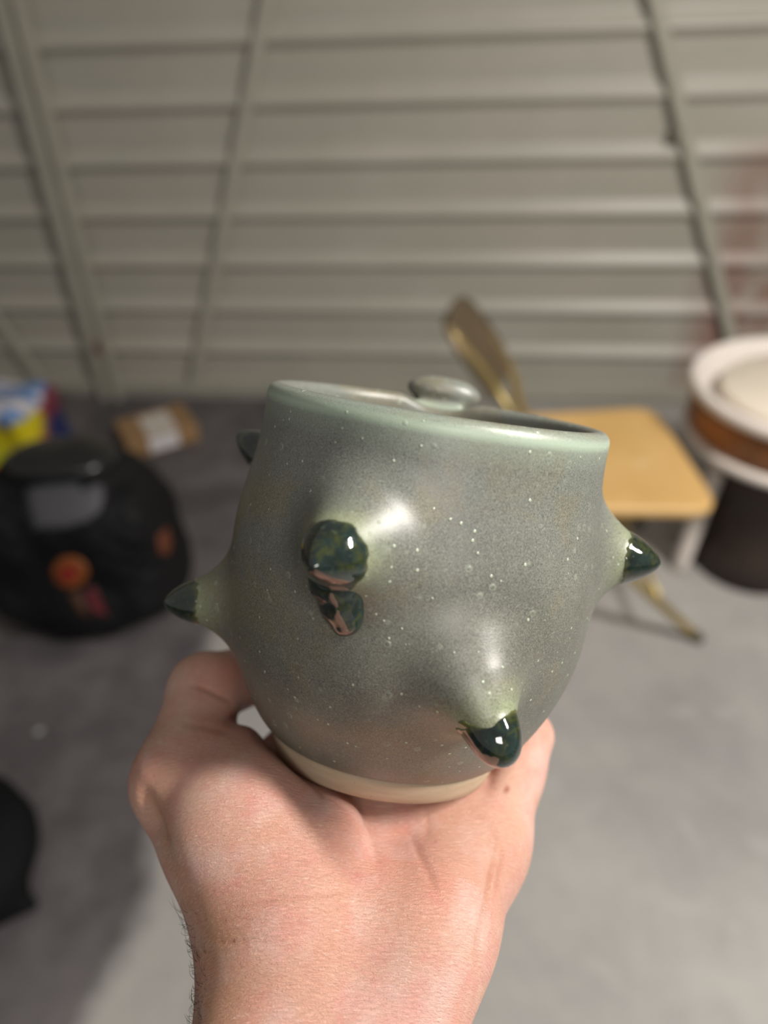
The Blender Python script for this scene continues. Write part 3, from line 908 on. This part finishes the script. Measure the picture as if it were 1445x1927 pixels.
bm = bmesh.new(); add_lathe(bm, sc([(0, .435), (.255, .435), (.262, .42), (.258, .33), (.24, .30), (.22, .12), (.24, .10), (.24, .0), (0, 0)], .68), 64)
from_bm('motor_housing', bm, simple('black_brown_paint', (0.028, 0.016, 0.011), 0.6, var=.2), wheel, True)
LEGM = simple('pale_leg_paint', (0.66, 0.60, 0.56), 0.5, var=.05)
for k, (ax, ay, bx_, by) in enumerate(((-.185, -.030, -.215, -.035), (.16, -.13, .2, -.16), (.05, .20, .06, .24))):
    bm = bmesh.new(); add_tube(bm, [(bx_, by, 0.0), (bx_, by, 0.03), (ax, ay, .425)], [.026, .024, .024], 20)
    from_bm('leg', bm, LEGM, wheel, True)

# ------------------------------------------------------------------ black backpack
def world_iso(name, fn, lo, hi, h, m, base, parent=None, attrs=None, **k):
    P, Q = iso_mesh(fn, lo, hi, h, margin=h*4)
    P = P-np.array(base)
    return np_mesh(name, P, Q, m, parent, attrs(P) if attrs else None, **k)
BB = np.array([-0.86, 1.58, 0.0])
def Rz(a): c, s = math.cos(a), math.sin(a); return np.array([[c, -s, 0], [s, c, 0], [0, 0, 1.0]])
def Rx(a): c, s = math.cos(a), math.sin(a); return np.array([[1.0, 0, 0], [0, c, -s], [0, s, c]])
RB = Rz(-.10)@Rx(-.14)
def fold(p, s, a): return (vnoise(p, s, 11)*a).astype(np.float32)
def pack_fn(p):
    d = rbox(p, BB+[0, 0, .215], (.265, .170, .22), .12, RB)
    d = smin(d, ellip(p, BB+[-.01, .06, .40], (.18, .13, .10), RB), .06)
    d = smin(d, ellip(p, BB+[.16, -.02, .14], (.13, .13, .12), RB), .05)
    d = smin(d, ellip(p, BB+[-.02, -.13, .10], (.22, .09, .10), RB), .04)
    d = d+fold(p, 28, .007)+fold(p*[1, 1, 2.2], 60, .003)
    return np.maximum(d, -p[:, 2]+.001)
t = NT('black_nylon'); co = t.coord()
c = t.mix(t.ramp(t.noise(6, co, 4), [(0.4, 0.0), (0.7, 1.0)]), (0.004, 0.004, 0.005), (0.009, 0.009, 0.010))
NYL = t.setp(Base_Color=c, Roughness=0.6, Specular_IOR_Level=0.18)
t.l(t.bump(t.noise(30, co, 5), 0.5, 0.01), t.b.inputs['Normal'])
pack = empty('backpack', tuple(BB), label='large black backpack with grey panel and orange-red emblem on the floor', cat='backpack')
o = world_iso('bag_body', pack_fn, BB+[-.36, -.32, -.005], BB+[.36, .32, .58], .007, NYL, BB, pack)
def lid_fn(p):
    d = ellip(p, BB+[.01, .030, .475], (.150, .115, .045), RB)
    return d+fold(p, 30, .004)
world_iso('bag_lid', lid_fn, BB+[-.24, -.16, .38], BB+[.24, .24, .58], .006, simple('glossy_black', (0.012, 0.012, 0.013), 0.26, bump=.3), BB, pack)
def surf_patch(name, pts, m, parent, fn, lift=.004, label=None):
    """flat emblem piece laid on the front surface: outline pixels are put on the surface of fn"""
    bm = bmesh.new()
    def hit(x, y):
        v = M3@np.array([(x-CX)/FPX, (CY-y)/FPX, -1.0])
        s = 1.0
        for _ in range(90):
            dd = float(fn((CAM+v*s).astype(np.float32)[None])[0])
            if dd < .001: break
            s += dd*.5
        q = CAM+v*(s-lift/np.linalg.norm(v)); return Vector((q-BB).tolist())
    c = np.mean(pts, 0)
    rings = []
    for f in (0.0, .4, .75, 1.0):
        if f == 0: rings.append([bm.verts.new(hit(*c))])
        else: rings.append([bm.verts.new(hit(c[0]+(x-c[0])*f, c[1]+(y-c[1])*f)) for x, y in pts])
    n = len(pts)
    for A, B in zip(rings, rings[1:]):
        for j in range(n):
            k = (j+1) % n
            if len(A) == 1: bm.faces.new((A[0], B[j], B[k]))
            else: bm.faces.new((A[j], A[k], B[k], B[j]))
    o = from_bm(name, bm, m, parent, True, label=label)
    so_ = o.modifiers.new('thickness', 'SOLIDIFY'); so_.thickness = .003
    return o
surf_patch('grey_panel', [(45, 918), (80, 912), (140, 908), (195, 912), (196, 935), (188, 962), (165, 980), (120, 994), (60, 1002), (48, 960)], simple('dark_grey_mesh', (0.062, 0.062, 0.070), 0.65), pack, pack_fn, .006, label='dark grey front panel')
ang = [i*2*math.pi/28 for i in range(28)]
EO = simple('orange_print', (0.20, 0.055, 0.008), 0.6); ER = simple('red_print', (0.22, 0.012, 0.008), 0.6); EM = simple('dark_red_print', (0.09, 0.005, 0.010), 0.6)
surf_patch('round_emblem', [(131+34*math.cos(a), 1078+30*math.sin(a)) for a in ang], EO, pack, pack_fn, label='orange ring of the emblem')
surf_patch('emblem_centre', [(128+17*math.cos(a), 1080+15*math.sin(a)) for a in ang], ER, pack, pack_fn, .009, label='red middle of the emblem')
surf_patch('emblem_flame', [(160, 1112), (178, 1105), (190, 1130), (205, 1160), (180, 1155), (165, 1135)], EM, pack, pack_fn, label='dark red flame shape')
surf_patch('emblem_flame', [(128, 1116), (150, 1112), (160, 1140), (170, 1165), (150, 1155), (138, 1135)], simple('brown_print', (0.05, 0.016, 0.005), .6), pack, pack_fn, label='brown flame shape')
surf_patch('side_tab', [(298, 1008), (316, 990), (324, 1020), (318, 1045), (300, 1040)], simple('rust_print', (0.11, 0.028, 0.008), .6), pack, pack_fn, label='rust-coloured tab')

# ------------------------------------------------------------------ patterned bag by the wall
CBB = np.array([-1.48, 2.36, 0.0])
RC = Rz(-.25)
def cbag_fn(p):
    d = rbox(p, CBB+[0, 0, .155], (.275, .13, .155), .05, RC)
    d = smin(d, ellip(p, CBB+[-.1, -.08, .10], (.18, .14, .11), RC), .05)
    return np.maximum(d+fold(p, 22, .009), -p[:, 2]+.001)
t = NT('bright_print'); co = t.coord()
mpn = t.noise(5, co, 3)
v = t.voro(9.5, co); v.inputs['Randomness'].default_value = 1.0
sepc = t.n('ShaderNodeSeparateColor'); t.l(v.outputs['Color'], sepc.inputs[0])
c = t.ramp(sepc.outputs[0], [(0.0, (0.62, 0.52, 0.01)), (0.24, (0.75, 0.20, 0.01)), (0.38, (0.62, 0.03, 0.01)), (0.64, (0.50, 0.50, 0.02)), (0.76, (0.10, 0.04, 0.16)), (0.88, (0.70, 0.28, 0.02))], 'CONSTANT')
sep = t.n('ShaderNodeSeparateXYZ'); t.l(co, sep.inputs[0])
topm = t.ramp(sep.outputs[2], [(0.262, 0.0), (0.272, 1.0)])
tc = t.mix(t.ramp(t.noise(6, t.coord('Object', (1, 3, 1)), 2), [(0.45, 0.0), (0.55, 1.0)]), (0.13, 0.24, 0.48), (0.62, 0.58, 0.58))
c = t.mix(topm, c, tc)
endm = t.ramp(sep.outputs[0], [(0.255, 0.0), (0.268, 1.0)])
c = t.mix(endm, c, t.mix(t.ramp(sep.outputs[2], [(0.19, 0.0), (0.23, 1.0)]), (0.02, 0.03, 0.11), (0.16, 0.03, 0.05)))
cb = world_iso('patterned_bag', cbag_fn, CBB+[-.38, -.30, -.005], CBB+[.38, .26, .36], .008, t.setp(Base_Color=c, Roughness=0.4), CBB,
     label='brightly patterned yellow, orange and red bag with blue-white top by the wall', cat='bag')
cb.location = CBB
bm = bmesh.new()
# dark blue strap end beside it
# ------------------------------------------------------------------ cardboard box
p0 = floor_at(247, 868); p1 = floor_at(378, 828)
dv = Vector((p1-p0).tolist()); wdt = dv.length; bang = math.atan2(dv.y, dv.x)
box = empty('cardboard_box', tuple(((p0+p1)/2).tolist()), (0, 0, bang), label='small brown cardboard box with white label lying near the wall', cat='box')
CARD = simple('cardboard', (0.28, 0.165, 0.075), 0.75, var=.10, scale=14)
BH = .075
bm = bmesh.new(); add_box(bm, (0, .10, BH/2), (wdt, .20, BH))
bevel_mod(from_bm('box_body', bm, CARD, box), .003, 2)
bm = bmesh.new(); add_box(bm, (0, .10, BH+.0022), (wdt*.98, .195, .003))
from_bm('lid', bm, CARD, box)
bm = bmesh.new(); add_box(bm, (0.0, -.0012, BH*.55), (.115, .002, BH*.80))
from_bm('paper_label', bm, simple('label_paper', (0.62, 0.60, 0.62), .6), box, label='white paper label')
bm = bmesh.new(); add_box(bm, (0.005, .085, BH+.0048), (.115, .17, .002))
from_bm('tape', bm, simple('label_paper_top', (0.55, 0.50, 0.45), .5), box, label='pale tape over the lid')

# ------------------------------------------------------------------ black cloth bag at the left edge, and a crumb
DB = np.array([-0.93, 0.74, 0.0])
def dark_fn(p):
    d = ellip(p, DB+[-.02, .0, .07], (.20, .19, .10))
    d = smin(d, rcone(p, DB+[.02, -.04, .04], DB+[.19, -.075, .02], .07, .012), .03)
    return np.maximum(d+fold(p, 35, .006), -p[:, 2]+.001)
db = world_iso('black_pouch', dark_fn, DB+[-.28, -.26, -.005], DB+[.28, .26, .22], .006, simple('black_cloth', (0.004, 0.005, 0.0055), .8, bump=.5, Specular_IOR_Level=0.15), DB,
     label='crumpled black cloth pouch with a pointed corner, at the left edge of the floor', cat='pouch')
db.location = DB
q = floor_at(74, 1379)
P, Q = iso_mesh(lambda p: ellip(p, (0, 0, .006), (.011, .009, .007))+(vnoise(p, 260, 2)*.0012).astype(np.float32), (-.02, -.02, -.005), (.02, .02, .02), .001)
tag(np_mesh('clay_crumb', P, Q, simple('dry_clay', (0.30, 0.30, 0.29), .8)), 'small pale crumb of clay lying alone on the dark floor', 'crumb').location = q
